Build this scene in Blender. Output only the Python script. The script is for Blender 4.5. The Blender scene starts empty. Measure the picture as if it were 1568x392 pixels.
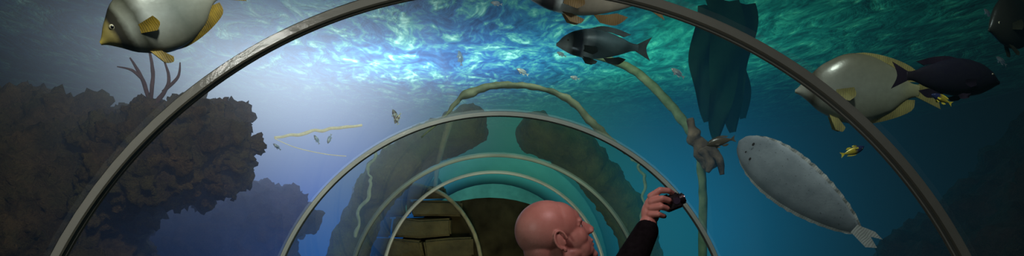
import bpy, bmesh, math, random
from mathutils import Vector, Matrix, noise
random.seed(4)
sc=bpy.context.scene
sc.view_settings.view_transform='Standard'
C=bpy.context.collection
PI=math.pi
# ------------------------------------------------------------ helpers
def link(o):
    C.objects.link(o); return o
def mesh_obj(name,verts,faces,mats=(),smooth=True,midx=None):
    me=bpy.data.meshes.new(name); me.from_pydata([tuple(v) for v in verts],[],faces); me.update()
    for m in mats: me.materials.append(m)
    if midx: me.polygons.foreach_set('material_index',midx)
    if smooth: me.polygons.foreach_set('use_smooth',[True]*len(me.polygons))
    return link(bpy.data.objects.new(name,me))
class NT:
    def __init__(s,name):
        s.m=bpy.data.materials.new(name); s.m.use_nodes=True; s.t=s.m.node_tree; s.t.nodes.clear()
        s.out=s.n('ShaderNodeOutputMaterial')
    def n(s,ty,**k):
        x=s.t.nodes.new(ty)
        for a,b in k.items(): setattr(x,a,b)
        return x
    def l(s,a,b): s.t.links.new(a,b)
    def setin(s,inp,v):
        if isinstance(v,bpy.types.NodeSocket): s.l(v,inp)
        else: inp.default_value=v
    def math(s,op,a,b=0.0,c=None,clamp=False):
        x=s.n('ShaderNodeMath',operation=op); x.use_clamp=clamp
        s.setin(x.inputs[0],a); s.setin(x.inputs[1],b)
        if c is not None: s.setin(x.inputs[2],c)
        return x.outputs[0]
    def vm(s,op,a,b=None,scale=None):
        x=s.n('ShaderNodeVectorMath',operation=op); s.setin(x.inputs[0],a)
        if b is not None: s.setin(x.inputs[1],b)
        if scale is not None: s.setin(x.inputs[3],scale)
        return x.outputs['Value'] if op in('LENGTH','DISTANCE','DOT_PRODUCT') else x.outputs[0]
    def noise(s,vec,scale,detail=4,rough=.55,dist=0.0):
        x=s.n('ShaderNodeTexNoise'); s.l(vec,x.inputs['Vector']); x.inputs['Scale'].default_value=scale
        x.inputs['Detail'].default_value=detail; x.inputs['Roughness'].default_value=rough; x.inputs['Distortion'].default_value=dist
        return x.outputs[0]
    def ramp(s,f,stops,interp='LINEAR'):
        x=s.n('ShaderNodeValToRGB'); s.l(f,x.inputs[0]); cr=x.color_ramp; cr.interpolation=interp
        while len(cr.elements)<len(stops): cr.elements.new(.5)
        for e,(p,c) in zip(cr.elements,stops):
            e.position=p; e.color=(c[0],c[1],c[2],1)
        return x.outputs[0]
    def mix(s,f,a,b,mode='MIX'):
        x=s.n('ShaderNodeMix',data_type='RGBA',blend_type=mode)
        s.setin(x.inputs[0],f); s.setin(x.inputs[6],a if not isinstance(a,tuple) else (*a[:3],1)); s.setin(x.inputs[7],b if not isinstance(b,tuple) else (*b[:3],1))
        return x.outputs[2]
    def mapping(s,vec,scale=(1,1,1),rot=(0,0,0),loc=(0,0,0)):
        x=s.n('ShaderNodeMapping'); s.l(vec,x.inputs[0]); x.inputs[1].default_value=loc; x.inputs[2].default_value=rot; x.inputs[3].default_value=scale
        return x.outputs[0]
    def gauss(s,pos,c,sig):
        d=s.vm('DIVIDE',s.vm('SUBTRACT',pos,c),sig)
        return s.math('EXPONENT',s.math('MULTIPLY',s.vm('DOT_PRODUCT',d,d),-1.0))
    def principled(s,color,rough=.5,spec=.5,bump=None,bstr=.3,bdist=.02,**kw):
        p=s.n('ShaderNodeBsdfPrincipled')
        s.setin(p.inputs['Base Color'],color if not isinstance(color,tuple) else (*color[:3],1))
        s.setin(p.inputs['Roughness'],rough); p.inputs['Specular IOR Level'].default_value=spec
        for k,v in kw.items(): s.setin(p.inputs[k.replace('_',' ')],v)
        if bump is not None:
            b=s.n('ShaderNodeBump'); s.l(bump,b.inputs['Height']); b.inputs['Strength'].default_value=bstr; b.inputs['Distance'].default_value=bdist
            s.l(b.outputs[0],p.inputs['Normal'])
        s.l(p.outputs[0],s.out.inputs[0]); return p
def pos_node(t): return t.n('ShaderNodeNewGeometry').outputs['Position']
def obj_node(t): return t.n('ShaderNodeTexCoord').outputs['Object']
def noisy(name,c1,c2,scale=6,rough=.6,bstr=.3,bdist=.02,spec=.4,detail=6,**kw):
    t=NT(name); o=obj_node(t); f=t.noise(o,scale,detail); 
    t.principled(t.ramp(f,[(.3,c1),(.7,c2)]),rough,spec,bump=f,bstr=bstr,bdist=bdist,**kw); return t.m
_T={}
def sphere_t(seg,rings):
    if (seg,rings) not in _T:
        vs=[Vector((0,0,1))]
        for i in range(1,rings):
            a=PI*i/rings
            for k in range(seg):
                p=2*PI*k/seg; vs.append(Vector((math.sin(a)*math.cos(p),math.sin(a)*math.sin(p),math.cos(a))))
        vs.append(Vector((0,0,-1))); L=len(vs)-1; fs=[]
        for k in range(seg): fs.append((0,1+k,1+(k+1)%seg))
        for i in range(rings-2):
            for k in range(seg):
                a=1+i*seg; fs.append((a+k,a+seg+k,a+seg+(k+1)%seg,a+(k+1)%seg))
        b=1+(rings-2)*seg
        for k in range(seg): fs.append((b+k,L,b+(k+1)%seg))
        _T[(seg,rings)]=(vs,fs)
    return _T[(seg,rings)]

# ------------------------------------------------------------ camera
cam=bpy.data.cameras.new('camera'); co=link(bpy.data.objects.new('camera',cam))
co.location=(0,0,1.65); co.rotation_euler=(PI/2,0,0); cam.lens=24; cam.sensor_width=36
cam.shift_y=182/1920; cam.shift_x=42/1920; cam.clip_start=.05
sc.camera=co
w=bpy.data.worlds.new('world'); sc.world=w; w.use_nodes=True
w.node_tree.nodes['Background'].inputs[0].default_value=(.01,.02,.04,1); w.node_tree.nodes['Background'].inputs[1].default_value=.3

AX,AZ,R=.065,.80,1.60
# ------------------------------------------------------------ water volume
def water_volume():
    t=NT('water'); p=pos_node(t)
    glows=[((-2.30,8.2,4.2),(1.45,2.0,1.6),(.36,.36,.40)),  # volume emits these glows itself, imitating light scattered in the water
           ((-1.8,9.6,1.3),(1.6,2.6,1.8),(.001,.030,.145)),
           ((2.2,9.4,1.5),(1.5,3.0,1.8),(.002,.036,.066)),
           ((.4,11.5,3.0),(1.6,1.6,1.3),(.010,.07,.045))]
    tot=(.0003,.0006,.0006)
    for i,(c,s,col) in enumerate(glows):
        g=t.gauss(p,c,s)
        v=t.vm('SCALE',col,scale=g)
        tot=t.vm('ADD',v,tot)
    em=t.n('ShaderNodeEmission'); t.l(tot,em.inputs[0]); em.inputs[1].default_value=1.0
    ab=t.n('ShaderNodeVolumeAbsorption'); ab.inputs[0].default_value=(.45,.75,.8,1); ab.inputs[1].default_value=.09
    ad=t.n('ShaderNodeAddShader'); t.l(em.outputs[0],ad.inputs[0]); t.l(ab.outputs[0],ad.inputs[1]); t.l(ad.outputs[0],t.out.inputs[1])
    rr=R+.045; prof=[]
    n=32; a0=-30*PI/180
    for i in range(n+1):
        a=PI-a0-(PI-2*a0)*i/n
        prof.append((AX+rr*math.cos(a),AZ+rr*math.sin(a)))
    L=[(-8.98,prof[0][1]),(-8.98,3.86),(8.98,3.86),(8.98,prof[-1][1])]
    poly=prof+[L[3],L[2],L[1],L[0]]
    N=len(poly); y0,y1=-2.98,15.9
    vs=[(x,y0,z) for x,z in poly]+[(x,y1,z) for x,z in poly]
    fs=[(i,(i+1)%N,N+(i+1)%N,N+i) for i in range(N)]
    fs+= [tuple(range(N-1,-1,-1)),tuple(range(N,2*N))]
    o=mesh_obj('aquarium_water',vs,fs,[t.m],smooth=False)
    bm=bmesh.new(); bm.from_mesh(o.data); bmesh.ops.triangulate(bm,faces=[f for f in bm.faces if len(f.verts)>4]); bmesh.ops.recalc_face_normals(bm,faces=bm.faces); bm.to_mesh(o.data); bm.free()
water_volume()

# ------------------------------------------------------------ water surface
def surface():
    t=NT('water_surface_painted_glints'); p=pos_node(t)
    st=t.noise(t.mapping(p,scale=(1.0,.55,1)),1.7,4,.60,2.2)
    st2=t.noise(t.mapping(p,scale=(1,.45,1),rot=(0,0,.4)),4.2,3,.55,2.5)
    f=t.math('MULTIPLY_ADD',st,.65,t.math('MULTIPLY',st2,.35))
    col=t.ramp(f,[(.38,(.015,.06,.18)),(.49,(.03,.14,.32)),(.57,(.12,.38,.34)),(.68,(.70,1,.75))])  # bright streaks painted into the colour imitate light on the ripples
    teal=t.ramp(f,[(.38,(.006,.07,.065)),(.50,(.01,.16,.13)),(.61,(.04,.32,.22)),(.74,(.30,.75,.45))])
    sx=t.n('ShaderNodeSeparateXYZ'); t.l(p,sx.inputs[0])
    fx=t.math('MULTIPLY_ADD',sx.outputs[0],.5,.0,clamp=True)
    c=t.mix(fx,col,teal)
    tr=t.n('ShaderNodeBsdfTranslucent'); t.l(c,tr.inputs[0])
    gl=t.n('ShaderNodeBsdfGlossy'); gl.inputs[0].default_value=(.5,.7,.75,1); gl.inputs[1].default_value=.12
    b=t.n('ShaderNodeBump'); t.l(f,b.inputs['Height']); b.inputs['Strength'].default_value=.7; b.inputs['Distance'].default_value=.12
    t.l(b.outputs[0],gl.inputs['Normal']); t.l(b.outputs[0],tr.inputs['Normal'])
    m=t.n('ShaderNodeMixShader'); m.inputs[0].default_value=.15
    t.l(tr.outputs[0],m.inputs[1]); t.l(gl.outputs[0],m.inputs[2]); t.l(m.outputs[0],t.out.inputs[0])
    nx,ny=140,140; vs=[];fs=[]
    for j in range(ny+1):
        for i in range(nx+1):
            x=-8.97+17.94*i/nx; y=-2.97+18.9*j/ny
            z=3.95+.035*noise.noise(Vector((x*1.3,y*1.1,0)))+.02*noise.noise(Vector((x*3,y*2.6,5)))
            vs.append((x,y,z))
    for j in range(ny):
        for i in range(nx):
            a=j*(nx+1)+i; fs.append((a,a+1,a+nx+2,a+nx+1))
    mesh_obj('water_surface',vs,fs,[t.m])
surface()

# ------------------------------------------------------------ tank shell
wallm=noisy('tank_wall_paint',(.004,.015,.03),(.008,.025,.04),1.2,.8)
def box(name,lo,hi,mat):
    x0,y0,z0=lo;x1,y1,z1=hi
    vs=[(x0,y0,z0),(x1,y0,z0),(x1,y1,z0),(x0,y1,z0),(x0,y0,z1),(x1,y0,z1),(x1,y1,z1),(x0,y1,z1)]
    fs=[(0,3,2,1),(4,5,6,7),(0,1,5,4),(1,2,6,5),(2,3,7,6),(3,0,4,7)]
    return mesh_obj(name,vs,fs,[mat],smooth=False)
box('wall_back',(-9.2,16,-.2),(9.2,16.2,4.6),wallm)
box('wall_left',(-9.2,-3,-.2),(-9,16,4.6),wallm)
box('wall_right',(9,-3,-.2),(9.2,16,4.6),wallm)
box('wall_front',(-9.2,-3.2,-.2),(9.2,-3,4.6),wallm)
sand=noisy('tank_floor_sand',(.05,.05,.04),(.12,.11,.08),8,.9)
box('floor',(-9.2,-3.2,-.2),(9.2,16.2,0),sand)

# ------------------------------------------------------------ acrylic tunnel
def acrylic(name,y0,y1,tint=(.93,.97,.98)):
    t=NT('clear_acrylic'); lw=t.n('ShaderNodeFresnel'); lw.inputs[0].default_value=1.42
    tr=t.n('ShaderNodeBsdfTransparent'); tr.inputs[0].default_value=(*tint,1)
    gl=t.n('ShaderNodeBsdfGlossy'); gl.inputs[1].default_value=.03; gl.inputs[0].default_value=(.85,.92,.92,1)
    m=t.n('ShaderNodeMixShader'); t.l(lw.outputs[0],m.inputs[0]); t.l(tr.outputs[0],m.inputs[1]); t.l(gl.outputs[0],m.inputs[2]); t.l(m.outputs[0],t.out.inputs[0])
    vs=[];fs=[];n=72;a0=-30*PI/180
    for y in (y0,y1):
        for i in range(n+1):
            a=a0+(PI-2*a0)*i/n
            vs.append((AX+(R+.02)*math.cos(a),y,AZ+(R+.02)*math.sin(a)))
    for i in range(n): fs.append((i,i+1,n+2+i,n+1+i))
    return mesh_obj(name,vs,fs,[t.m])
ribY=[-.6,2.13,4.66,7.45,9.9]
tints=[(.93,.97,.98),(.93,.97,.98),(.78,.86,.70),(.75,.85,.68)]
for a,b,tn in zip(ribY[:-1],ribY[1:],tints): acrylic('acrylic_panel',a+.06,b-.01,tn)

def rib_mat(name,c1,c2,c3,rough=.4):
    t=NT(name); o=obj_node(t); f=t.noise(o,3,5); g=t.noise(t.mapping(o,scale=(1,12,1)),9,4)
    t.principled(t.mix(t.math('MULTIPLY',g,.5),t.ramp(f,[(.3,c1),(.7,c2)]),c3),rough,.5,bump=g,bstr=.15)
    return t.m
ribA=rib_mat('rib_flange',(.15,.155,.12),(.27,.27,.21),(.38,.38,.31),.3)
ribB=noisy('rib_seam_dark',(.02,.022,.02),(.05,.05,.045),5,.4)
ribC=rib_mat('rib_bevel_pale',(.52,.53,.46),(.75,.76,.66),(.75,.76,.68),.15)
def rib(y,k=1.0):
    pr=[(0.022,-.004,2),(-.002,0,0),(-.006,.006,1),(-.004,.011,0),(-.004,.026,1),(-.0015,.029,2),(-.004,.034,0),(-.004,.047,1),(0,.052,2),(.022,.056,1),(.035,.03,0)]
    n=160;a0=-30*PI/180;vs=[];fs=[];mi=[]
    P=len(pr)
    for i in range(n+1):
        a=a0+(PI-2*a0)*i/n
        for (dr,dy,_) in pr:
            r=R+dr*k
            vs.append((AX+r*math.cos(a),y+dy*k,AZ+r*math.sin(a)))
    for i in range(n):
        for j in range(P):
            a=i*P+j;b=i*P+(j+1)%P
            fs.append((a,b,b+P,a+P)); mi.append(pr[j][2])
    fs.append(tuple(range(P-1,-1,-1)));mi.append(0)
    fs.append(tuple(n*P+j for j in range(P)));mi.append(0)
    return mesh_obj('tunnel_rib',vs,fs,[ribA,ribB,ribC],midx=mi,smooth=False)
for y in ribY: rib(y)
kerb=noisy('tunnel_kerb',(.03,.03,.035),(.06,.06,.06),4,.7)
box('baseboard_left',(-1.42,-.7,.0),(-1.27,10.0,.12),kerb)
box('baseboard_right',(1.40,-.7,.0),(1.55,10.0,.12),kerb)
carpet=noisy('walkway_carpet',(.01,.012,.02),(.02,.022,.03),30,.95)
box('walkway',(-1.27,-.7,0),(1.40,10.0,.02),carpet)
ep=noisy('teal_glow_paint',(.03,.14,.11),(.10,.32,.24),2.2,.6)  # added panel, supplies the teal glow above the stonework
vs=[];n=40
for y in (12.4,12.5):
    for i in range(n+1):
        a=-30*PI/180+(PI+60*PI/180)*i/n; vs.append((AX+(R-.0)*math.cos(a),y,AZ+(R-.0)*math.sin(a)))
fs=[tuple(range(n+1)),tuple(range(2*n+1,n,-1))]+[(i+1,i,n+1+i,n+2+i) for i in range(n)]+[(0,n,2*n+1,n+1)]
mesh_obj('teal_glow_panel',vs,fs,[ep],smooth=False)

# ------------------------------------------------------------ rocks
def rock_mat(name,c1,c2,c3,scale=2.5):
    t=NT(name); p=pos_node(t); f=t.noise(p,scale,6,.65); g=t.noise(p,scale*5,5,.7); h=t.noise(p,scale*.6,3)
    c=t.mix(t.math('MULTIPLY',g,.8),t.ramp(f,[(.35,c1),(.6,c2)]),c3)
    c=t.mix(t.math('MULTIPLY_ADD',h,3.0,-1.3,clamp=True),c,(c2[0]*.6,c2[1]*.9,c2[2]*.6))
    t.principled(c,.85,.2,bump=g,bstr=1.0,bdist=.12); return t.m
rockm=rock_mat('reef_rock_brown',(.035,.015,.006),(.36,.17,.065),(.22,.12,.045),4)
rockd=rock_mat('reef_rock_dark',(.02,.014,.012),(.14,.06,.04),(.10,.06,.035),4)
rocko=rock_mat('reef_rock_olive',(.10,.085,.03),(.34,.28,.10),(.20,.19,.07))
def rock(name,blobs,mat,seed=0,vox=.06,amp=.25,sub=4,disp=.28,nsc=.22):
    tv,tf=sphere_t(48 if sub>3 else 28,32 if sub>3 else 18); vs=[];fs=[]
    for (c,s) in blobs:
        b=len(vs)
        for d in tv:
            k=1+amp*noise.fractal(d*1.6+Vector((seed,c[0],c[2])),1.0,2.0,4)
            vs.append((c[0]+d.x*s[0]*k,c[1]+d.y*s[1]*k,c[2]+d.z*s[2]*k))
        fs+=[tuple(b+i for i in f) for f in tf]
    o=mesh_obj(name,vs,fs,[mat])
    rm=o.modifiers.new('r','REMESH'); rm.mode='VOXEL'; rm.voxel_size=vox; rm.use_smooth_shade=True
    tx=bpy.data.textures.new(name+'_t','CLOUDS'); tx.noise_scale=nsc; tx.noise_depth=5
    d=o.modifiers.new('d','DISPLACE'); d.texture=tx; d.strength=disp; d.mid_level=.5
    d.texture_coords='GLOBAL'
    tx2=bpy.data.textures.new(name+'_f','CLOUDS'); tx2.noise_scale=.05; tx2.noise_depth=3
    d2=o.modifiers.new('d2','DISPLACE'); d2.texture=tx2; d2.strength=disp*.32; d2.mid_level=.5; d2.texture_coords='GLOBAL'
    return o
rock('reef_rock',[((-5.0,6.4,1.2),(1.6,1.2,1.75)),((-4.4,6.6,2.0),(1.2,.9,.9)),((-6.6,6.2,2.0),(1.6,1.5,1.2)),((-3.6,6.5,.6),(.5,.9,1.0))],rockm,1,vox=.04,disp=.42,nsc=.15)
rock('reef_rock',[((-2.75,6.3,2.42),(.55,.5,.36)),((-3.2,6.3,2.2),(.7,.6,.5)),((-2.45,6.3,2.35),(.22,.3,.42))],rockm,3,vox=.025,amp=.4,disp=.32,nsc=.12)
rock('reef_rock',[((-3.4,8.2,1.2),(.95,.7,1.0)),((-2.75,8.1,1.75),(.6,.5,.38))],rockd,5,vox=.035,disp=.34,nsc=.13)
rock('reef_rock',[((6.0,5.6,1.2),(2.2,1.6,2.0)),((4.3,5.6,.4),(.9,1.2,1.6)),((7.2,5.0,3.0),(1.2,1.3,.6))],rockd,7)
bl=[]
for i in range(34):
    a=(-12+ i*204/33)*PI/180
    if 76<math.degrees(a)<98: continue
    bl.append(((AX+1.95*math.cos(a),8.9+.10*math.sin(i),AZ+(1.95+.2*math.sin(a))*math.sin(a)),(.23,.6,.27)))
rock('rock_arch',bl,rocko,9,vox=.04,amp=.12,sub=3,disp=.16,nsc=.3)
# ------------------------------------------------------------ masonry end wall
def masonry():
    t=NT('olive_stone'); o=obj_node(t); f=t.noise(o,2.5,7,.6); g=t.noise(o,14,5)
    t.principled(t.mix(t.math('MULTIPLY',g,.4),t.ramp(f,[(.3,(.030,.022,.010)),(.7,(.13,.105,.045))]),(.08,.08,.03)),.8,.3,bump=g,bstr=.6,bdist=.04)
    mort=noisy('rough_mortar',(.008,.006,.003),(.045,.038,.018),2.5,.95,spec=.1)
    bm=bmesh.new(); y=10.3
    z=0.0
    def top(x):
        return 2.22 if x<-.95 else 2.22-1.0*((x+.95)/.85)**2.0
    while z<2.15:
        h=random.uniform(.22,.36); x=-1.75-random.random()*.4
        while x<-.2:
            wd=random.uniform(.5,.95)
            x1=min(x+wd,-.12)
            if z+h*.6<top((x+x1)/2+.1) and x1-x>.15:
                r=bmesh.ops.create_cube(bm,size=1)
                for v in r['verts']:
                    v.co=Vector(((x+x1)/2+v.co.x*(x1-x-.03),y+random.uniform(-.02,.02)+v.co.y*.26,z+h/2+v.co.z*(h-.03)))
            x+=wd
        z+=h
    bmesh.ops.bevel(bm,geom=bm.edges[:],offset=.03,segments=2,affect='EDGES')
    bmesh.ops.subdivide_edges(bm,edges=bm.edges[:],cuts=1)
    for v in bm.verts: v.co+=Vector((1,1,1))*.05*noise.noise(v.co*3.5)
    N=24; F=[];B=[]
    for i in range(N+1):
        a=PI*i/N; cx=-.0+1.55*math.cos(a); cz=.55+1.52*max(0,math.sin(a))**.8
        F.append(bm.verts.new((cx,y+.12,cz))); B.append(bm.verts.new((cx,y+.3,cz)))
    F=[bm.verts.new((1.55,y+.12,0))]+F+[bm.verts.new((-1.55,y+.12,0))]
    B=[bm.verts.new((1.55,y+.3,0))]+B+[bm.verts.new((-1.55,y+.3,0))]
    fl=[bm.faces.new(F),bm.faces.new(B[::-1])]+[bm.faces.new((F[i],B[i],B[i+1],F[i+1])) for i in range(len(F)-1)]
    for f_ in fl: f_.material_index=1
    me=bpy.data.meshes.new('stone_wall'); bm.to_mesh(me); bm.free(); me.materials.append(t.m); me.materials.append(mort)
    link(bpy.data.objects.new('stone_wall',me))
masonry()

# ------------------------------------------------------------ tubes
def tube(name,pts,radii,mat,seg=12,samples=10,cap=True,wob=0.0):
    P=[Vector(p) for p in pts]; out=[];rad=[]
    n=len(P)
    for i in range(n-1):
        p0=P[max(i-1,0)];p1=P[i];p2=P[i+1];p3=P[min(i+2,n-1)]
        for k in range(samples):
            u=k/samples
            out.append(.5*((2*p1)+(-p0+p2)*u+(2*p0-5*p1+4*p2-p3)*u*u+(-p0+3*p1-3*p2+p3)*u**3)); rad.append(radii[i]*(1-u)+radii[i+1]*u)
    out.append(P[-1]);rad.append(radii[-1])
    vs=[];fs=[]
    up=Vector((0,1,0.01))
    for i,p in enumerate(out):
        tg=(out[min(i+1,len(out)-1)]-out[max(i-1,0)]).normalized()
        a=tg.cross(up).normalized(); b=tg.cross(a)
        for k in range(seg):
            th=2*PI*k/seg; r=rad[i]*(1+wob*noise.noise(p*14+Vector((math.cos(th),math.sin(th),0))*.7))
            vs.append(p+a*math.cos(th)*r+b*math.sin(th)*r)
    for i in range(len(out)-1):
        for k in range(seg):
            a=i*seg+k;b=i*seg+(k+1)%seg
            fs.append((a,b,b+seg,a+seg))
    fs.append(tuple(range(seg-1,-1,-1)));fs.append(tuple((len(out)-1)*seg+k for k in range(seg)))
    return mesh_obj(name,vs,fs,[mat])
def join(name,objs):
    bpy.ops.object.select_all(action='DESELECT')
    for o in objs: o.select_set(True)
    bpy.context.view_layer.objects.active=objs[0]; bpy.ops.object.join(); objs[0].name=name; return objs[0]
pipem=noisy('algae_pipe',(.14,.22,.10),(.46,.52,.28),7,.6)
tube('curved_pipe',[(.80,6.5,3.30),(1.18,6.5,3.21),(1.43,6.5,3.08),(1.69,6.5,2.83),(1.89,6.5,2.57),(1.98,6.5,2.42),(2.02,6.5,2.12),(2.03,6.5,1.81),(2.03,6.5,0)],[.02,.035,.04,.045,.045,.04,.04,.04,.04],pipem,wob=.3)
palem=noisy('pale_reflection_arch',(.05,.08,.05),(.34,.36,.23),5,.6)
tube('arched_reflection',[(-.60,6,2.42),(-.40,6,2.60),(-.30,6,2.72),(-.2,6,2.80),(.06,6,2.878),(.43,6,2.855),(.71,6,2.74),(.95,6,2.50),(1.2,6,2.28)],[.006,.012,.022,.036,.03,.025,.03,.035,.015],palem,wob=.6)  # solid band in place of a pale arched reflection
tube('stone_archway',[(-1.2,10.1,2.26),(-.95,10.1,2.21),(-.65,10.1,2.08),(-.38,10.1,1.80),(-.2,10.1,1.45),(-.12,10.1,1.0),(-.1,10.1,0)],[.03]*7,noisy('pale_stone_trim',(.16,.15,.09),(.32,.30,.18),6,.7),wob=.2)
glintm=noisy('pale_glint',(.35,.36,.20),(.75,.75,.5),9,.6)  # pale jagged tubes stand in for zigzag reflections along the panel edges
def jag(pts):
    out=[]
    for i in range(len(pts)-1):
        a=Vector(pts[i]);b=Vector(pts[i+1])
        for k in range(4): out.append(a.lerp(b,k/4)+Vector((random.uniform(-.03,.03),0,0)))
    out.append(Vector(pts[-1])); return out
pl=jag([(-1.20,8.2,2.62),(-1.36,8.2,2.56),(-1.46,8.2,2.30),(-1.41,8.2,2.14),(-1.56,8.2,1.79),(-1.62,8.2,1.5)])
pr_=jag([(1.62,8.2,2.55),(1.78,8.2,2.40),(1.86,8.2,2.20),(1.84,8.2,1.79),(1.90,8.2,1.5)])
join('zigzag_reflections',[tube('a',pl,[.012+.014*random.random() for _ in pl],glintm,seg=8,samples=3,wob=.5),tube('b',pr_,[.012+.014*random.random() for _ in pr_],glintm,seg=8,samples=3,wob=.5)])
woodm=noisy('driftwood_brown',(.10,.05,.03),(.42,.26,.17),7,.8,.8,.04)
dw=[tube('a',[(1.82,6.2,2.62),(1.86,6.2,2.45),(1.95,6.2,2.30),(2.02,6.2,2.16)],[.025,.06,.085,.05],woodm,wob=.6),
    tube('b',[(1.92,6.15,2.33),(1.97,6.1,2.2),(1.95,6.1,2.12)],[.05,.04,.02],woodm,wob=.5),
    tube('b',[(1.95,6.15,2.35),(2.05,6.1,2.24),(2.08,6.1,2.10)],[.05,.035,.02],woodm,wob=.5)]
join('driftwood',dw)
corm=noisy('coral_branch_skin',(.12,.04,.03),(.25,.10,.08),9,.8)
br=[]
for pts,r in [([(-2.98,6,2.72),(-3.06,6,2.95),(-3.16,6,3.12)],.022),([(-2.98,6,2.72),(-2.96,6,3.0),(-3.0,6,3.22)],.02),([(-2.95,6,2.7),(-2.82,6,2.9),(-2.86,6,3.1)],.02),
             ([(-2.87,6,2.82),(-2.74,6,2.95),(-2.72,6,3.08)],.016),([(-3.05,6,2.93),(-3.12,5.95,3.0),(-3.22,5.9,3.02)],.014)]:
    br.append(tube('a',pts,[r,r*.8,r*.35],corm,seg=8,wob=.3))
join('branching_coral',br)
kelpm=noisy('dark_kelp',(.003,.024,.012),(.010,.048,.022),3,.8,spec=.1)
def kelp():
    objs=[]
    for k,(x,wd,zb) in enumerate([(2.30,.16,2.50),(2.47,.15,2.58),(2.19,.11,2.7),(2.58,.11,2.75)]):
        vs=[];fs=[];n=26
        for i in range(n+1):
            u=i/n; z=3.88-(3.88-zb)*u; ww=wd*max(.02,math.sin(PI*min(1,(.45+.55*u))))**.5+.01
            off=.05*math.sin(u*5+k)
            for s in (-1,-.5,0,.5,1):
                vs.append((x+off+s*ww,6.75+k*.1+.05*math.sin(s*3+u*11),z))
        for i in range(n):
            for j in range(4):
                a=i*5+j; fs.append((a,a+1,a+6,a+5))
        objs.append(mesh_obj('k',vs,fs,[kelpm]))
    join('kelp_fronds',objs)
kelp()
streakm=noisy('glowing_streak',(.55,.5,.35),(.95,.9,.7),20,.4,Emission_Color=(.9,.8,.5,1),Emission_Strength=.45)  # emissive strand stands in for a bright caustic streak
pts=[]
for i in range(12):
    u=i/11; pts.append((-1.89+.77*u,6,2.418+.122*u+random.uniform(-.012,.012)))
r1=tube('a',pts,[.006+.006*math.sin(PI*i/11)+random.random()*.005 for i in range(12)],streakm,seg=8,samples=4)
r2=tube('b',[(-1.89,6,2.41),(-1.7,6,2.33),(-1.45,6,2.275),(-1.26,6,2.255)],[.0035]*4,streakm,seg=6)
join('light_streak',[r1,r2])

# ------------------------------------------------------------ fish
def fish_mat(name,stops,belly,back,rough=.3):
    t=NT(name); o=obj_node(t); s=t.n('ShaderNodeSeparateXYZ'); t.l(o,s.inputs[0])
    nz=t.noise(o,5,4)
    fx=t.math('ADD',t.math('ADD',s.outputs[0],.5),t.math('MULTIPLY_ADD',nz,.10,-.05))
    c=t.ramp(fx,stops)
    fz=t.math('MULTIPLY_ADD',s.outputs[2],1.6,.5,clamp=True)
    zc=t.ramp(fz,[(.05,belly),(.5,(1,1,1)),(.98,back)])
    c=t.mix(1.0,c,zc,'MULTIPLY')
    n3=t.noise(t.mapping(o,scale=(1,.3,1)),26,3)
    c=t.mix(t.math('MULTIPLY',n3,.35),c,(.05,.05,.04))
    t.principled(c,rough,.6,bump=n3,bstr=.08,bdist=.01,Metallic=.15)
    return t.m
def fin_mat(name,c1,c2):
    t=NT(name); o=obj_node(t); n3=t.noise(t.mapping(o,scale=(1,1,1)),7,3)
    wv=t.n('ShaderNodeTexWave'); t.l(o,wv.inputs[0]); wv.inputs['Scale'].default_value=22; wv.inputs['Distortion'].default_value=4
    f=t.math('MULTIPLY_ADD',wv.outputs[1],.3,t.math('MULTIPLY_ADD',n3,1.6,-.4),clamp=True)
    t.principled(t.mix(f,(*c1,1),(*c2,1)),.5,.3,bump=wv.outputs[1],bstr=.1); return t.m
eyew=noisy('fish_eye',(.5,.45,.3),(.7,.6,.4),5,.2); eyeb=noisy('fish_pupil',(.003,.003,.003),(.01,.01,.01),5,.1)
def smooth_curve(cv,x):
    n=len(cv)
    for i in range(n-1):
        if cv[i][0]<=x<=cv[i+1][0]+1e-9:
            u=(x-cv[i][0])/(cv[i+1][0]-cv[i][0])
            p0=cv[max(i-1,0)][1];p1=cv[i][1];p2=cv[i+1][1];p3=cv[min(i+2,n-1)][1]
            return .5*((2*p1)+(-p0+p2)*u+(2*p0-5*p1+4*p2-p3)*u*u+(-p0+3*p1-3*p2+p3)*u**3)
    return cv[-1][1]
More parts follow.
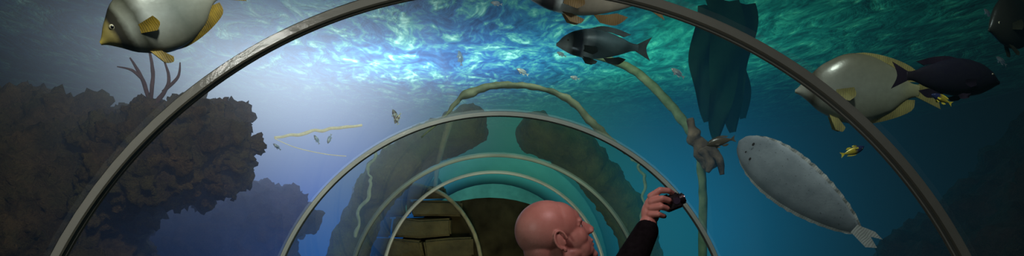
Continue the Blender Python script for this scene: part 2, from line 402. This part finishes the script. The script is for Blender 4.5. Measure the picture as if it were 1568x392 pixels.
def fish(name,loc,rot,length,top,bot,thick,bodym,finm,fins,eye=(.12,.04,.02),bend=0.0):
    vs=[];fs=[];mi=[];NX=36;NR=20
    for i in range(NX+1):
        u=i/NX
        uu=.5-.5*math.cos(PI*u)
        x=uu*.86
        zt=smooth_curve(top,uu); zb=smooth_curve(bot,uu); th=max(.003,smooth_curve(thick,uu))
        zc=(zt+zb)/2; hz=max(.004,(zt-zb)/2)
        for k in range(NR):
            a=2*PI*k/NR; cy=math.cos(a); cz=math.sin(a)
            vs.append(Vector((x-.5, math.copysign(abs(cy)**1.15,cy)*th, zc+hz*cz)))
    for i in range(NX):
        for k in range(NR):
            a=i*NR+k;b=i*NR+(k+1)%NR; fs.append((a,a+NR,b+NR,b)); mi.append(0)
    fs.append(tuple(range(NR)));mi.append(0); fs.append(tuple(NX*NR+k for k in range(NR-1,-1,-1)));mi.append(0)
    def finpoly(poly,m,y=0.0,flare=0.0):
        root,outer=poly
        n=len(root)
        def dens(L):
            out=[]
            for i in range(len(L)-1):
                for k in range(4):
                    u=(i+k/4)
                    out.append((smooth_curve([(j,q[0]) for j,q in enumerate(L)],u),smooth_curve([(j,q[1]) for j,q in enumerate(L)],u)))
            out.append(L[-1]); return out
        root=dens(root);outer=dens(outer);n=len(root)
        for s in (1,-1):
            b=len(vs)
            for j in range(4):
                u=j/3
                for r_,o_ in zip(root,outer):
                    vs.append(Vector((r_[0]*(1-u)+o_[0]*u-.5, y+flare*u+s*.006*(1-u*.9)+.008*u*math.sin(9*(r_[0]+o_[1])), r_[1]*(1-u)+o_[1]*u)))
            for j in range(3):
                for i in range(n-1):
                    a=b+j*n+i
                    f=(a,a+1,a+n+1,a+n)
                    fs.append(f if s>0 else f[::-1]); mi.append(m)
    for f in fins: finpoly(f[0],f[1],*(f[2:]))
    ex,ez,er=eye
    for s in (1,-1):
        yy=s*max(.01,smooth_curve(thick,ex/.86)*.80)
        for (rr,m,dy,) in ((er,2,0),(er*.55,3,er*.45*s)):
            b=len(vs)
            for i in range(7):
                for k in range(12):
                    t_=PI*i/6;p_=2*PI*k/12
                    vs.append(Vector((ex-.5+rr*math.sin(t_)*math.cos(p_),yy+dy+rr*.7*math.cos(t_),ez+rr*math.sin(t_)*math.sin(p_))))
            for i in range(6):
                for k in range(12):
                    fs.append((b+i*12+k,b+i*12+(k+1)%12,b+(i+1)*12+(k+1)%12,b+(i+1)*12+k)); mi.append(m)
    for v in vs: v.y+=bend*(v.x+.5)**2
    o=mesh_obj(name,vs,fs,[bodym,finm,eyew,eyeb],midx=mi)
    o.location=loc; o.rotation_euler=rot; o.scale=(length,)*3
    return o
bt=[(0,.0),(.08,.10),(.2,.23),(.4,.33),(.6,.31),(.8,.20),(.92,.08),(1,.055)]
bb=[(0,-.03),(.08,-.08),(.2,-.19),(.4,-.29),(.6,-.29),(.8,-.20),(.92,-.08),(1,-.055)]
bth=[(0,.01),(.1,.05),(.3,.095),(.6,.075),(.85,.03),(1,.012)]
def bfins(sail=.16,k=1.0):
    d=([(.30,.25),(.42,.295),(.55,.28),(.68,.20),(.78,.08)],[(.30,.30),(.46,.34+sail*.5),(.66,.29+sail),(.82,.19+sail*.8),(.84,.08)])
    a=([(.32,-.22),(.42,-.255),(.55,-.25),(.68,-.18),(.78,-.08)],[(.32,-.27),(.48,-.31-sail*.5),(.66,-.27-sail),(.82,-.18-sail*.8),(.84,-.08)])
    tl=([(.84,.05),(.85,.02),(.85,0),(.85,-.02),(.84,-.05)],[(1.02,.16),(1.0,.08),(.985,0),(1.0,-.08),(1.02,-.16)])
    pv=([(.24,-.19),(.27,-.21),(.30,-.225)],[(.30,-.36),(.35,-.38),(.37,-.34)])
    pc=([(.26,.0),(.265,-.03),(.26,-.07)],[(.38,.02),(.40,-.05),(.36,-.10)])
    K=lambda P:tuple([(x,z*k) for x,z in L] for L in P)
    return [(K(d),1),(K(a),1),(K(tl),1),(K(pv),1,.02,.03),(K(pv),1,-.02,-.03),(K(pc),1,.085,.05),(K(pc),1,-.085,-.05)]
bodyA=fish_mat('batfish_skin',[(.0,(.7,.5,.08)),(.09,(.6,.46,.16)),(.12,(.06,.05,.04)),(.16,(.07,.06,.04)),(.20,(.50,.50,.42)),(.27,(.12,.12,.09)),(.35,(.66,.67,.62)),(.55,(.30,.32,.28)),(.8,(.48,.47,.38)),(.95,(.5,.36,.06))],(.34,.28,.14),(.26,.22,.10))
finA=fin_mat('batfish_fin',(.02,.018,.01),(.42,.26,.02))
fish('batfish',(-1.64,3.5,2.74),(math.radians(12),math.radians(-30),math.radians(22)),.73,[(a,b*.80) for a,b in bt],[(a,b*.80) for a,b in bb],bth,bodyA,finA,bfins(.0,.80),eye=(.12,.05,.022))
bodyB=fish_mat('batfish_skin_olive',[(.0,(.6,.54,.4)),(.06,(.58,.54,.44)),(.12,(.14,.11,.07)),(.17,(.45,.43,.35)),(.35,(.40,.40,.32)),(.7,(.44,.44,.32)),(1,(.50,.42,.12))],(.95,.9,.75),(.42,.37,.25))
finB=fin_mat('batfish_fin_olive',(.14,.12,.05),(.44,.36,.11))
fish('batfish',(1.93,3.5,2.34),(math.radians(8),math.radians(3),math.radians(-12)),.68,[(a,b*.82) for a,b in bt],[(a,b*.82) for a,b in bb],bth,bodyB,finB,bfins(.0,.82),eye=(.12,.06,.02))
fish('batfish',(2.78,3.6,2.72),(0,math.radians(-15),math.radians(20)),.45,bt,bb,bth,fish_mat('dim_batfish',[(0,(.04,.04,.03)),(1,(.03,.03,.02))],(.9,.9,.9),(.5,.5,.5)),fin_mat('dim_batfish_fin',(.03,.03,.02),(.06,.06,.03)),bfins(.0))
gt=[(0,.0),(.08,.07),(.2,.13),(.4,.165),(.6,.145),(.8,.09),(.93,.045),(1,.04)]
gb=[(0,-.03),(.08,-.065),(.2,-.11),(.4,-.135),(.6,-.12),(.8,-.075),(.93,-.035),(1,-.035)]
gth=[(0,.012),(.1,.05),(.3,.08),(.6,.065),(.85,.025),(1,.012)]
gf=[(([(.25,.13),(.4,.155),(.55,.14),(.7,.10)],[(.30,.15),(.45,.195),(.62,.18),(.78,.13)]),1),
    (([(.5,-.12),(.58,-.115),(.66,-.10)],[(.55,-.17),(.66,-.18),(.74,-.12)]),1),
    (([(.84,.035),(.85,.0),(.84,-.035)],[(1.0,.12),(.95,0),(1.0,-.12)]),1),
    (([(.27,-.11),(.30,-.12),(.34,-.125)],[(.33,-.18),(.40,-.19),(.43,-.16)]),1,.02,.04),
    (([(.27,-.11),(.30,-.12),(.34,-.125)],[(.33,-.18),(.40,-.19),(.43,-.16)]),1,-.02,-.04),
    (([(.27,-.01),(.275,-.04),(.27,-.07)],[(.40,-.03),(.41,-.07),(.36,-.1)]),1,.075,.04),
    (([(.27,-.01),(.275,-.04),(.27,-.07)],[(.40,-.03),(.41,-.07),(.36,-.1)]),1,-.075,-.04)]
bodyG=fish_mat('grey_fish_skin',[(0,(.75,.72,.68)),(.10,(.9,.9,.85)),(.16,(.04,.05,.08)),(.24,(.06,.08,.13)),(.30,(.95,.97,.97)),(.40,(.22,.30,.32)),(.7,(.20,.30,.30)),(1,(.10,.14,.15))],(1.5,1.5,1.5),(.5,.6,.6))
finG=fin_mat('grey_fish_fin',(.02,.03,.035),(.10,.13,.12))
fish('reef_fish',(.755,4.5,2.83),(math.radians(10),math.radians(2),math.radians(6)),.64,gt,gb,gth,bodyG,finG,gf,eye=(.11,.03,.016))
bodyT=fish_mat('brown_fish_skin',[(0,(.6,.52,.46)),(.08,(.8,.72,.66)),(.13,(.05,.04,.05)),(.2,(.07,.05,.05)),(.26,(.95,.92,.88)),(.38,(.42,.32,.24)),(.6,(.65,.5,.38)),(.8,(.3,.24,.18)),(1,(.2,.16,.13))],(1.4,1.3,1.2),(.6,.6,.6))
finT=fin_mat('brown_fish_fin',(.18,.09,.03),(.4,.22,.08))
fish('reef_fish',(.62,4.0,2.99),(math.radians(12),math.radians(3),math.radians(5)),.86,gt,gb,gth,bodyT,finT,gf,eye=(.11,.03,.018))
bodyP=fish_mat('dark_tang_skin',[(0,(.012,.008,.022)),(.6,(.014,.010,.026)),(.88,(.02,.012,.02)),(1,(.15,.04,.03))],(.8,.8,.9),(.8,.8,1))
finP=fin_mat('dark_tang_fin',(.010,.006,.016),(.03,.018,.03))
fish('tang_fish',(2.17,3.25,2.35),(0,math.radians(-2),math.radians(184)),.54,[(a,b*1.1) for a,b in gt],[(a,b*1.15) for a,b in gb],gth,bodyP,finP,gf,eye=(.1,.04,.014))
yel=fin_mat('yellow_fin',(.75,.55,.03),(.9,.75,.1)); yb=fish_mat('yellow_fish_skin',[(0,(.02,.03,.12)),(.3,(.03,.04,.15)),(.45,(.8,.6,.05)),(1,(.9,.7,.1))],(1,1,1),(.8,.8,.8))
fish('small_yellowtail_fish',(2.12,3.2,2.24),(0,math.radians(25),0),.11,gt,gb,gth,yb,yel,gf)
fish('small_yellowtail_fish',(1.86,3.5,2.03),(0,math.radians(160),0),.13,gt,gb,gth,yb,yel,gf)
silv=fish_mat('silver_fish_skin',[(0,(.5,.5,.5)),(.3,(.9,.9,.9)),(.6,(.6,.75,.9)),(1,(.8,.8,.75))],(1,1,1),(.9,.95,1),rough=.15); silf=fin_mat('silver_fin',(.5,.55,.6),(.8,.8,.8))
stripe=fish_mat('striped_fish_skin',[(0,(.7,.6,.45)),(.25,(.1,.06,.04)),(.33,(.8,.7,.5)),(.55,(.25,.12,.06)),(.65,(.8,.7,.5)),(1,(.5,.3,.12))],(1,1,1),(.8,.8,.8))
for (x,y,z,L,ry,m) in [(.30,6.2,3.04,.13,25,silv),(.80,6.4,3.03,.10,10,silv),(1.60,5.8,2.94,.15,30,silv),(-.95,6.9,2.74,.17,70,stripe),(-.90,6.7,2.70,.13,-60,stripe),
                       (-1.62,6.4,2.45,.10,60,silv),(-1.50,6.4,2.46,.10,-70,silv),(-1.93,6.2,2.36,.09,40,silv),(.78,7.4,3.5,.12,20,silv),(1.68,6.0,3.5,.12,60,silv),
                       (.05,4.9,3.24,.09,5,silv),(-.37,8.6,3.75,.2,80,silv),(3.65,5.0,3.2,.1,40,silv),(3.75,5.0,2.85,.12,30,silv)]:  # the far-right silver fish stand in for bright glints
    fish('small_silver_fish' if m is silv else 'striped_damselfish',(x,y,z),(0,math.radians(ry),.3),L,gt,gb,gth,m,silf,gf)
def flatfish():
    t=NT('flatfish_belly'); o=obj_node(t); n1=t.noise(o,8,6); n2=t.noise(o,60,2)
    c=t.ramp(n1,[(.3,(.24,.27,.29)),(.7,(.38,.41,.43))]); c=t.mix(t.math('MULTIPLY',t.math('GREATER_THAN',n2,.68),.5),c,(.07,.08,.08))
    t.principled(c,.5,.4,bump=n2,bstr=.08,bdist=.01)
    frm=fin_mat('flatfish_fringe',(.40,.37,.32),(.85,.83,.78))
    spot=noisy('flatfish_dark_spot',(.02,.02,.02),(.05,.04,.04),10)
    vs=[];fs=[];mi=[];NX=48;NC=16
    def hw(u):  return .165*(math.sin(PI*min(1,u**.8)))**.62*(1-.15*u)+.004
    for side in (1,-1):
        b=len(vs)
        for i in range(NX+1):
            u=i/NX
            for k in range(NC+1):
                s=-1+2*k/NC
                wv=hw(u)
                vs.append(Vector((u*.93-.5,s*wv,side*(.035*(1-s*s)**.5*math.sin(PI*min(1,u+.02))**.6+.0015)+.02*math.sin(u*3.2))))
        for i in range(NX):
            for k in range(NC):
                a=b+i*(NC+1)+k; f=(a,a+1,a+NC+2,a+NC+1); fs.append(f if side>0 else f[::-1]); mi.append(0)
    for s in (1,-1):
        b=len(vs)
        for i in range(NX+1):
            u=i/NX; f=.020*max(0,math.sin(PI*u))**.5*(1+.12*math.sin(i*2.4))
            vs.append(Vector((u*.93-.5,s*hw(u)*.98,.02*math.sin(u*3.2)))); vs.append(Vector((u*.93-.5+.012,s*(hw(u)+f),.02*math.sin(u*3.2)+.006*math.sin(i*1.7))))
        for i in range(NX): fs.append((b+2*i,b+2*i+1,b+2*i+3,b+2*i+2)); mi.append(1)
    b=len(vs)
    tl=[(.40,.03),(.50,.06),(.56,.05),(.50,.02),(.57,-.01),(.52,-.05),(.40,-.03)]
    for x,y in tl: vs.append(Vector((x,y,.01)))
    fs.append(tuple(b+i for i in range(len(tl)))); mi.append(1)
    for (x,y,r_) in ((-.40,.05,.008),(-.36,-.04,.007),(-.41,-.02,.005)):
        b=len(vs)
        for sd in (1,-1):
            for k in range(10): vs.append(Vector((x+r_*math.cos(k*.628),y+r_*1.6*math.sin(k*.628),sd*.037)))
            fs.append(tuple(b+(0 if sd>0 else 10)+k for k in range(10))); mi.append(2)
    o=mesh_obj('flatfish',vs,fs,[t.m,frm,spot],midx=mi)
    L=Vector((.508,-.35,-.523)).normalized(); N=Vector((-.55,-.75,-.25)); N=(N-N.dot(L)*L).normalized(); W=N.cross(L)
    M=Matrix((L,W,N)).transposed().to_4x4()
    o.matrix_world=Matrix.Translation(Vector((1.490,3.27,1.83)))@M@Matrix.Scale(.75,4)
flatfish()
fish('brown_wrasse',(1.22,3.6,2.09),(0,math.radians(-12),0),.16,gt,gb,gth,fish_mat('brown_wrasse_skin',[(0,(.12,.10,.07)),(1,(.16,.12,.08))],(1,1,1),(.7,.7,.7)),fin_mat('brown_wrasse_fin',(.05,.04,.03),(.15,.12,.08)),gf)

# ------------------------------------------------------------ blob modelling (voxel skin)
def blob(name,parts,mat,vox,smooth=4,M=Matrix.Identity(4)):
    vs=[];fs=[]
    for p in parts:
        if p[0]=='e':
            _,c,s=p[:3]; rot=p[3] if len(p)>3 else None
            tv,tf=sphere_t(48,32) if max(s)>.05 else sphere_t(24,16); b=len(vs); c=Vector(c)
            Rm=Matrix.Rotation(math.radians(rot[1]),3,rot[0]) if rot else None
            for q in tv:
                q=Vector((q.x*s[0],q.y*s[1],q.z*s[2]))
                if Rm: q=Rm@q
                vs.append(M@(q+c))
            fs+=[tuple(b+i for i in f) for f in tf]
        else:
            _,pts,rad=p; tv,tf=sphere_t(14,9)
            for i in range(len(pts)-1):
                a=Vector(pts[i]);bb_=Vector(pts[i+1]);n=max(2,int((bb_-a).length/(min(rad[i],rad[i+1])*.35))+1)
                for k in range(n+1):
                    u=k/n; r_=rad[i]*(1-u)+rad[i+1]*u; c=a.lerp(bb_,u); b=len(vs)
                    for q in tv: vs.append(M@(q*r_+c))
                    fs+=[tuple(b+i2 for i2 in f) for f in tf]
    o=mesh_obj(name,vs,fs,[mat])
    rm=o.modifiers.new('r','REMESH'); rm.mode='VOXEL'; rm.voxel_size=vox; rm.use_smooth_shade=True
    s=o.modifiers.new('s','SMOOTH'); s.factor=.5; s.iterations=smooth
    return o
HM=Matrix.Translation(Vector((.187,1.95,1.624)))@Matrix.Rotation(math.radians(8),4,'Z')@Matrix.Rotation(math.radians(-24),4,'Y')@Matrix.Scale(.97,4)
def skin_mat(name,hair):
    t=NT(name); o_=obj_node(t); n1=t.noise(o_,14,5); n2=t.noise(o_,90,3)
    c=t.ramp(n1,[(.3,(.46,.21,.165)),(.7,(.60,.32,.26))])
    if hair:
        g=t.gauss(o_,tuple(HM@Vector((-.07,0,-.03))),(.08,.12,.065)); st=t.noise(o_,420,2)
        c=t.mix(t.math('MULTIPLY',g,t.math('MULTIPLY_ADD',st,1.0,.0,clamp=True)),c,(.14,.08,.065))
    t.principled(c,.42,.4,bump=n2,bstr=.2,bdist=.002,Subsurface_Weight=.05)
    return t.m
skin=skin_mat('skin',False); hskin=skin_mat('head_skin',True)
cloth=noisy('black_sweater',(.004,.004,.005),(.010,.010,.012),60,.95,.4,.004,spec=.1)
jeans=noisy('dark_jeans',(.01,.014,.03),(.02,.03,.05),60,.9)
shoe=noisy('dark_shoe',(.01,.01,.01),(.02,.02,.02),20,.5)
head=[('e',(-.022,0,.026),(.091,.075,.084)),('e',(.022,0,.020),(.062,.065,.070)),
 ('e',(.038,0,-.030),(.050,.060,.060)),('e',(.012,0,-.070),(.060,.056,.036)),
 ('e',(.044,0,-.080),(.046,.048,.032)),('e',(.080,0,-.102),(.016,.022,.015)),
 ('e',(.060,0,-.060),(.032,.040,.040)),
 ('e',(.073,.019,.010),(.014,.028,.011)),('e',(.073,-.019,.010),(.014,.028,.011)),
 ('e',(.058,0,.024),(.030,.045,.034)),
 ('c',[(.080,0,.004),(.092,0,-.012),(.104,0,-.030)],[.0095,.0098,.0115]),('e',(.099,.0115,-.035),(.011,.0065,.007)),('e',(.099,-.0115,-.035),(.011,.0065,.007)),
 ('c',[(.078,.006,.0),(.086,.009,-.030)],[.009,.012]),('c',[(.078,-.006,.0),(.086,-.009,-.030)],[.009,.012]),
 ('e',(.054,.034,-.034),(.026,.024,.032),('Y',15)),('e',(.054,-.034,-.034),(.026,.024,.032),('Y',15)),
 ('e',(.052,.030,-.062),(.026,.022,.034)),('e',(.052,-.030,-.062),(.026,.022,.034)),
 ('e',(.0885,0,-.0605),(.011,.022,.0045)),('e',(.0865,0,-.0725),(.010,.020,.0055)),('e',(.081,0,-.053),(.014,.021,.010)),('e',(.073,0,-.085),(.018,.028,.018)),
 ('e',(-.060,0,-.030),(.050,.056,.060)),
 ('c',[(-.03,0,-.05),(-.045,0,-.12),(-.03,0,-.21)],[.058,.060,.066])]
for s in (1,-1):
    head+= [('c',[(.072,s*.016,.001),(.0765,s*.030,.0025),(.064,s*.046,.0)],[.004,.0045,.004]),('c',[(.072,s*.018,-.0125),(.0745,s*.030,-.0145),(.064,s*.045,-.0115)],[.0035,.004,.0035])]
    cx,cz=-.012,-.018
    hel=[]
    for k in range(10):
        a=math.radians(-35+k*27)
        hel.append((cx+.004+.018*math.cos(a+PI/6)*1.0,s*(.079+.006*math.sin(a/2)**2),cz+.004+.028*math.sin(a+PI/6)))
    head+= [('c',hel,[.0040]*10),('e',(cx,s*.074,cz+.002),(.015,.007,.024)),('e',(cx+.004,s*.079,cz-.026),(.0075,.0045,.009)),('c',[(cx+.013,s*.077,cz-.004),(cx+.012,s*.078,cz-.012)],[.004,.004])]
man=bpy.data.objects.new('man',None); link(man); man.location=(.15,1.95,0)
parts=[]
hd=blob('head',head,hskin,.0026,7,HM); parts.append(hd)
eyem=noisy('eyeball',(.42,.37,.34),(.5,.45,.42),5,.15); iris=noisy('iris',(.02,.02,.02),(.05,.04,.03),5,.1)
for s in (1,-1):
    for (c,r,m,nm) in ((( .0640,s*.031,-.0055),.0125,eyem,'eyeball'),((.0722,s*.0315,-.0055),.0058,iris,'iris')):
        tv,tf=sphere_t(16,12)
        parts.append(mesh_obj(nm,[HM@(q*r+Vector(c)) for q in tv],tf,[m]))
    parts.append(blob('eyebrow',[('c',[(.085,s*.010,.014),(.084,s*.026,.017),(.070,s*.044,.013)],[.0018,.0022,.0016])],noisy('eyebrow_hair',(.16,.09,.07),(.24,.14,.11),80,.9),.0013,1,HM))
sh_r=(.10,1.77,1.36); sh_l=(.10,2.13,1.36)
parts.append(blob('sweater',[
 ('c',[(.09,1.95,.98),(.09,1.95,1.15),(.10,1.95,1.28)],[.14,.145,.14]),
 ('e',(.09,1.95,1.20),(.13,.19,.22)),('e',(.09,1.95,1.33),(.11,.20,.09)),('e',(.09,1.95,1.02),(.135,.18,.14)),
 ('c',[(.10,1.95,1.36),(.135,1.95,1.43)],[.085,.075]),
 ('c',[sh_r,(.20,1.79,1.36),(.315,1.85,1.425)],[.068,.060,.052]),('c',[(.315,1.85,1.425),(.39,1.905,1.54),(.450,1.955,1.634)],[.052,.046,.036]),
 ('c',[sh_l,(.08,2.19,1.20),(.08,2.21,1.06)],[.068,.056,.048]),('c',[(.08,2.21,1.06),(.14,2.20,.93),(.19,2.18,.83)],[.048,.042,.034])],cloth,.009,4))
parts.append(blob('trousers',[('e',(.09,1.95,.93),(.13,.175,.12)),
 ('c',[(.09,1.86,.88),(.11,1.85,.50),(.08,1.85,.10)],[.095,.065,.05]),('c',[(.09,2.04,.88),(.11,2.05,.50),(.08,2.05,.10)],[.095,.065,.05])],jeans,.012,4))
for y in (1.85,2.05):
    parts.append(blob('shoe',[('e',(.08,y,.075),(.055,.042,.045)),('c',[(.06,y,.068),(.16,y,.062),(.24,y,.055)],[.036,.034,.026])],shoe,.006,3))
hp=[('c',[(.446,1.957,1.630),(.456,1.962,1.655)],[.025,.026]),
 ('e',(.462,1.965,1.690),(.025,.019,.040),('Y',14)),('e',(.470,1.975,1.682),(.022,.018,.030)),('e',(.468,1.960,1.705),(.025,.017,.034),('Y',14)),
 ('c',[(.462,1.955,1.732),(.484,1.938,1.749),(.508,1.942,1.748),(.524,1.954,1.741)],[.0112,.0096,.0086,.0074]),
 ('c',[(.463,1.948,1.716),(.487,1.929,1.725),(.508,1.936,1.720),(.517,1.951,1.715)],[.0116,.0098,.0088,.0076]),
 ('c',[(.462,1.947,1.699),(.485,1.927,1.702),(.503,1.936,1.697),(.511,1.951,1.694)],[.0112,.0094,.0086,.0074]),
 ('c',[(.458,1.948,1.681),(.478,1.932,1.680),(.493,1.940,1.676),(.500,1.952,1.675)],[.0102,.0085,.0076,.0066]),
 ('c',[(.458,1.980,1.668),(.480,1.996,1.690),(.500,1.996,1.714),(.516,1.985,1.728)],[.015,.0125,.0105,.0085])]
parts.append(blob('right_hand',hp,skin,.0022,3))
lp=[('c',[(.190,2.18,.83),(.205,2.175,.795)],[.025,.026]),('e',(.215,2.17,.755),(.022,.015,.045))]
for k,(dy,l) in enumerate([(-.028,.9),(-.01,1.0),(.009,.93),(.027,.75)]):
    lp.append(('c',[(.222+dy*.4+.01,2.17+dy*.3,.725),(.235+dy,2.168+dy*.3,.695),(.236+dy,2.16+dy*.3,.695-.028*l),(.228+dy,2.15+dy*.3,.695-.048*l)],[.0098,.0088,.0080,.0068]))
lp.append(('c',[(.225,2.16,.775),(.252,2.145,.755),(.262,2.135,.728)],[.013,.0108,.0085]))
parts.append(blob('left_hand',lp,skin,.0024,3))
for p in parts:
    p.parent=man; p.matrix_parent_inverse=Matrix.Translation(-man.location)
camb=noisy('black_plastic',(.008,.008,.01),(.02,.02,.022),30,.3); camg=noisy('lens_glass',(.02,.02,.03),(.05,.045,.07),5,.05)
bm=bmesh.new(); bmesh.ops.create_cube(bm,size=1)
for v in bm.verts: v.co=Vector((v.co.x*.050,v.co.y*.028,v.co.z*.046))
bmesh.ops.bevel(bm,geom=bm.edges[:],offset=.005,segments=3,affect='EDGES')
def cyl(r1,r2,d,loc,mi,rot=None):
    m=Matrix.Translation(loc)@(rot or Matrix.Identity(4))
    r=bmesh.ops.create_cone(bm,cap_ends=True,segments=28,radius1=r1,radius2=r2,depth=d,matrix=m)
    for v in r['verts']:
        for f in v.link_faces: f.material_index=mi
RX=Matrix.Rotation(PI/2,4,'X'); RY=Matrix.Rotation(PI/2,4,'Y')
cyl(.016,.016,.012,Vector((.028,0,0)),0,RY); cyl(.012,.012,.003,Vector((.0355,0,0)),1,RY)
cyl(.006,.005,.006,Vector((-.01,0,.025)),0)
cyl(.010,.010,.002,Vector((.012,-.0145,0)),1,RX)
me=bpy.data.meshes.new('compact_camera'); bm.to_mesh(me); bm.free(); me.materials.append(camb); me.materials.append(camg)
cc=link(bpy.data.objects.new('compact_camera',me)); cc.location=(.524,1.956,1.715); cc.rotation_euler=(0,math.radians(-22),math.radians(-12))

# ------------------------------------------------------------ lights
def light(name,ty,loc,energy,col,size=.3,target=None,**k):
    l=bpy.data.lights.new(name,ty); l.energy=energy; l.color=col
    if ty=='AREA': l.size=size
    else: l.shadow_soft_size=size
    for a,b in k.items(): setattr(l,a,b)
    o=link(bpy.data.objects.new(name,l)); o.location=loc
    if target: o.rotation_euler=(Vector(target)-Vector(loc)).to_track_quat('-Z','Y').to_euler()
    return o
light('tank_lamp_white','AREA',(-1.4,9.6,5.3),90,(.95,1,.98),1.0,target=(-1.4,9.8,3.9))
light('tank_lamp_blue','AREA',(.3,9.6,5.6),80,(.55,.78,1),1.8,target=(.3,9.8,3.9))
light('tank_lamp_green','AREA',(2.2,9.0,5.8),85,(.6,1,.80),2.2,target=(2.3,9.2,3.9))
light('tank_fill_spot','SPOT',(-1.0,2.2,3.8),190,(1,.97,.88),.15,target=(-2.5,5.0,2.5),spot_size=2.0,spot_blend=.8)  # added spots below the surface, light fish and rock directly
light('tank_fill_spot','SPOT',(1.3,2.2,3.8),85,(.95,1,.95),.15,target=(1.4,3.9,2.4),spot_size=2.0,spot_blend=.8)
light('tank_fill_spot','SPOT',(.5,5.0,3.8),80,(.9,1,.75),.2,target=(.4,8.2,2.4),spot_size=2.4,spot_blend=.8)
light('tunnel_lamp_pink','SPOT',(.30,1.45,2.25),9,(1,.66,.68),.08,target=(.25,1.95,1.64),spot_size=1.1,spot_blend=.7)
light('tunnel_lamp_warm','AREA',(-.9,.6,2.0),5,(1,.97,.90),.3,target=(-.6,2.2,2.0))
light('tunnel_end_fill','AREA',(.0,7.8,.7),18,(1,.90,.62),.4,target=(-.2,10.3,1.6))  # added fill light for the stone wall and rock arch, source unseen
light('teal_panel_fill','AREA',(.0,11.0,1.0),14,(.7,1,.85),.4,target=(.0,12.4,2.1))  # added light hidden behind the stonework, brightens the teal panel
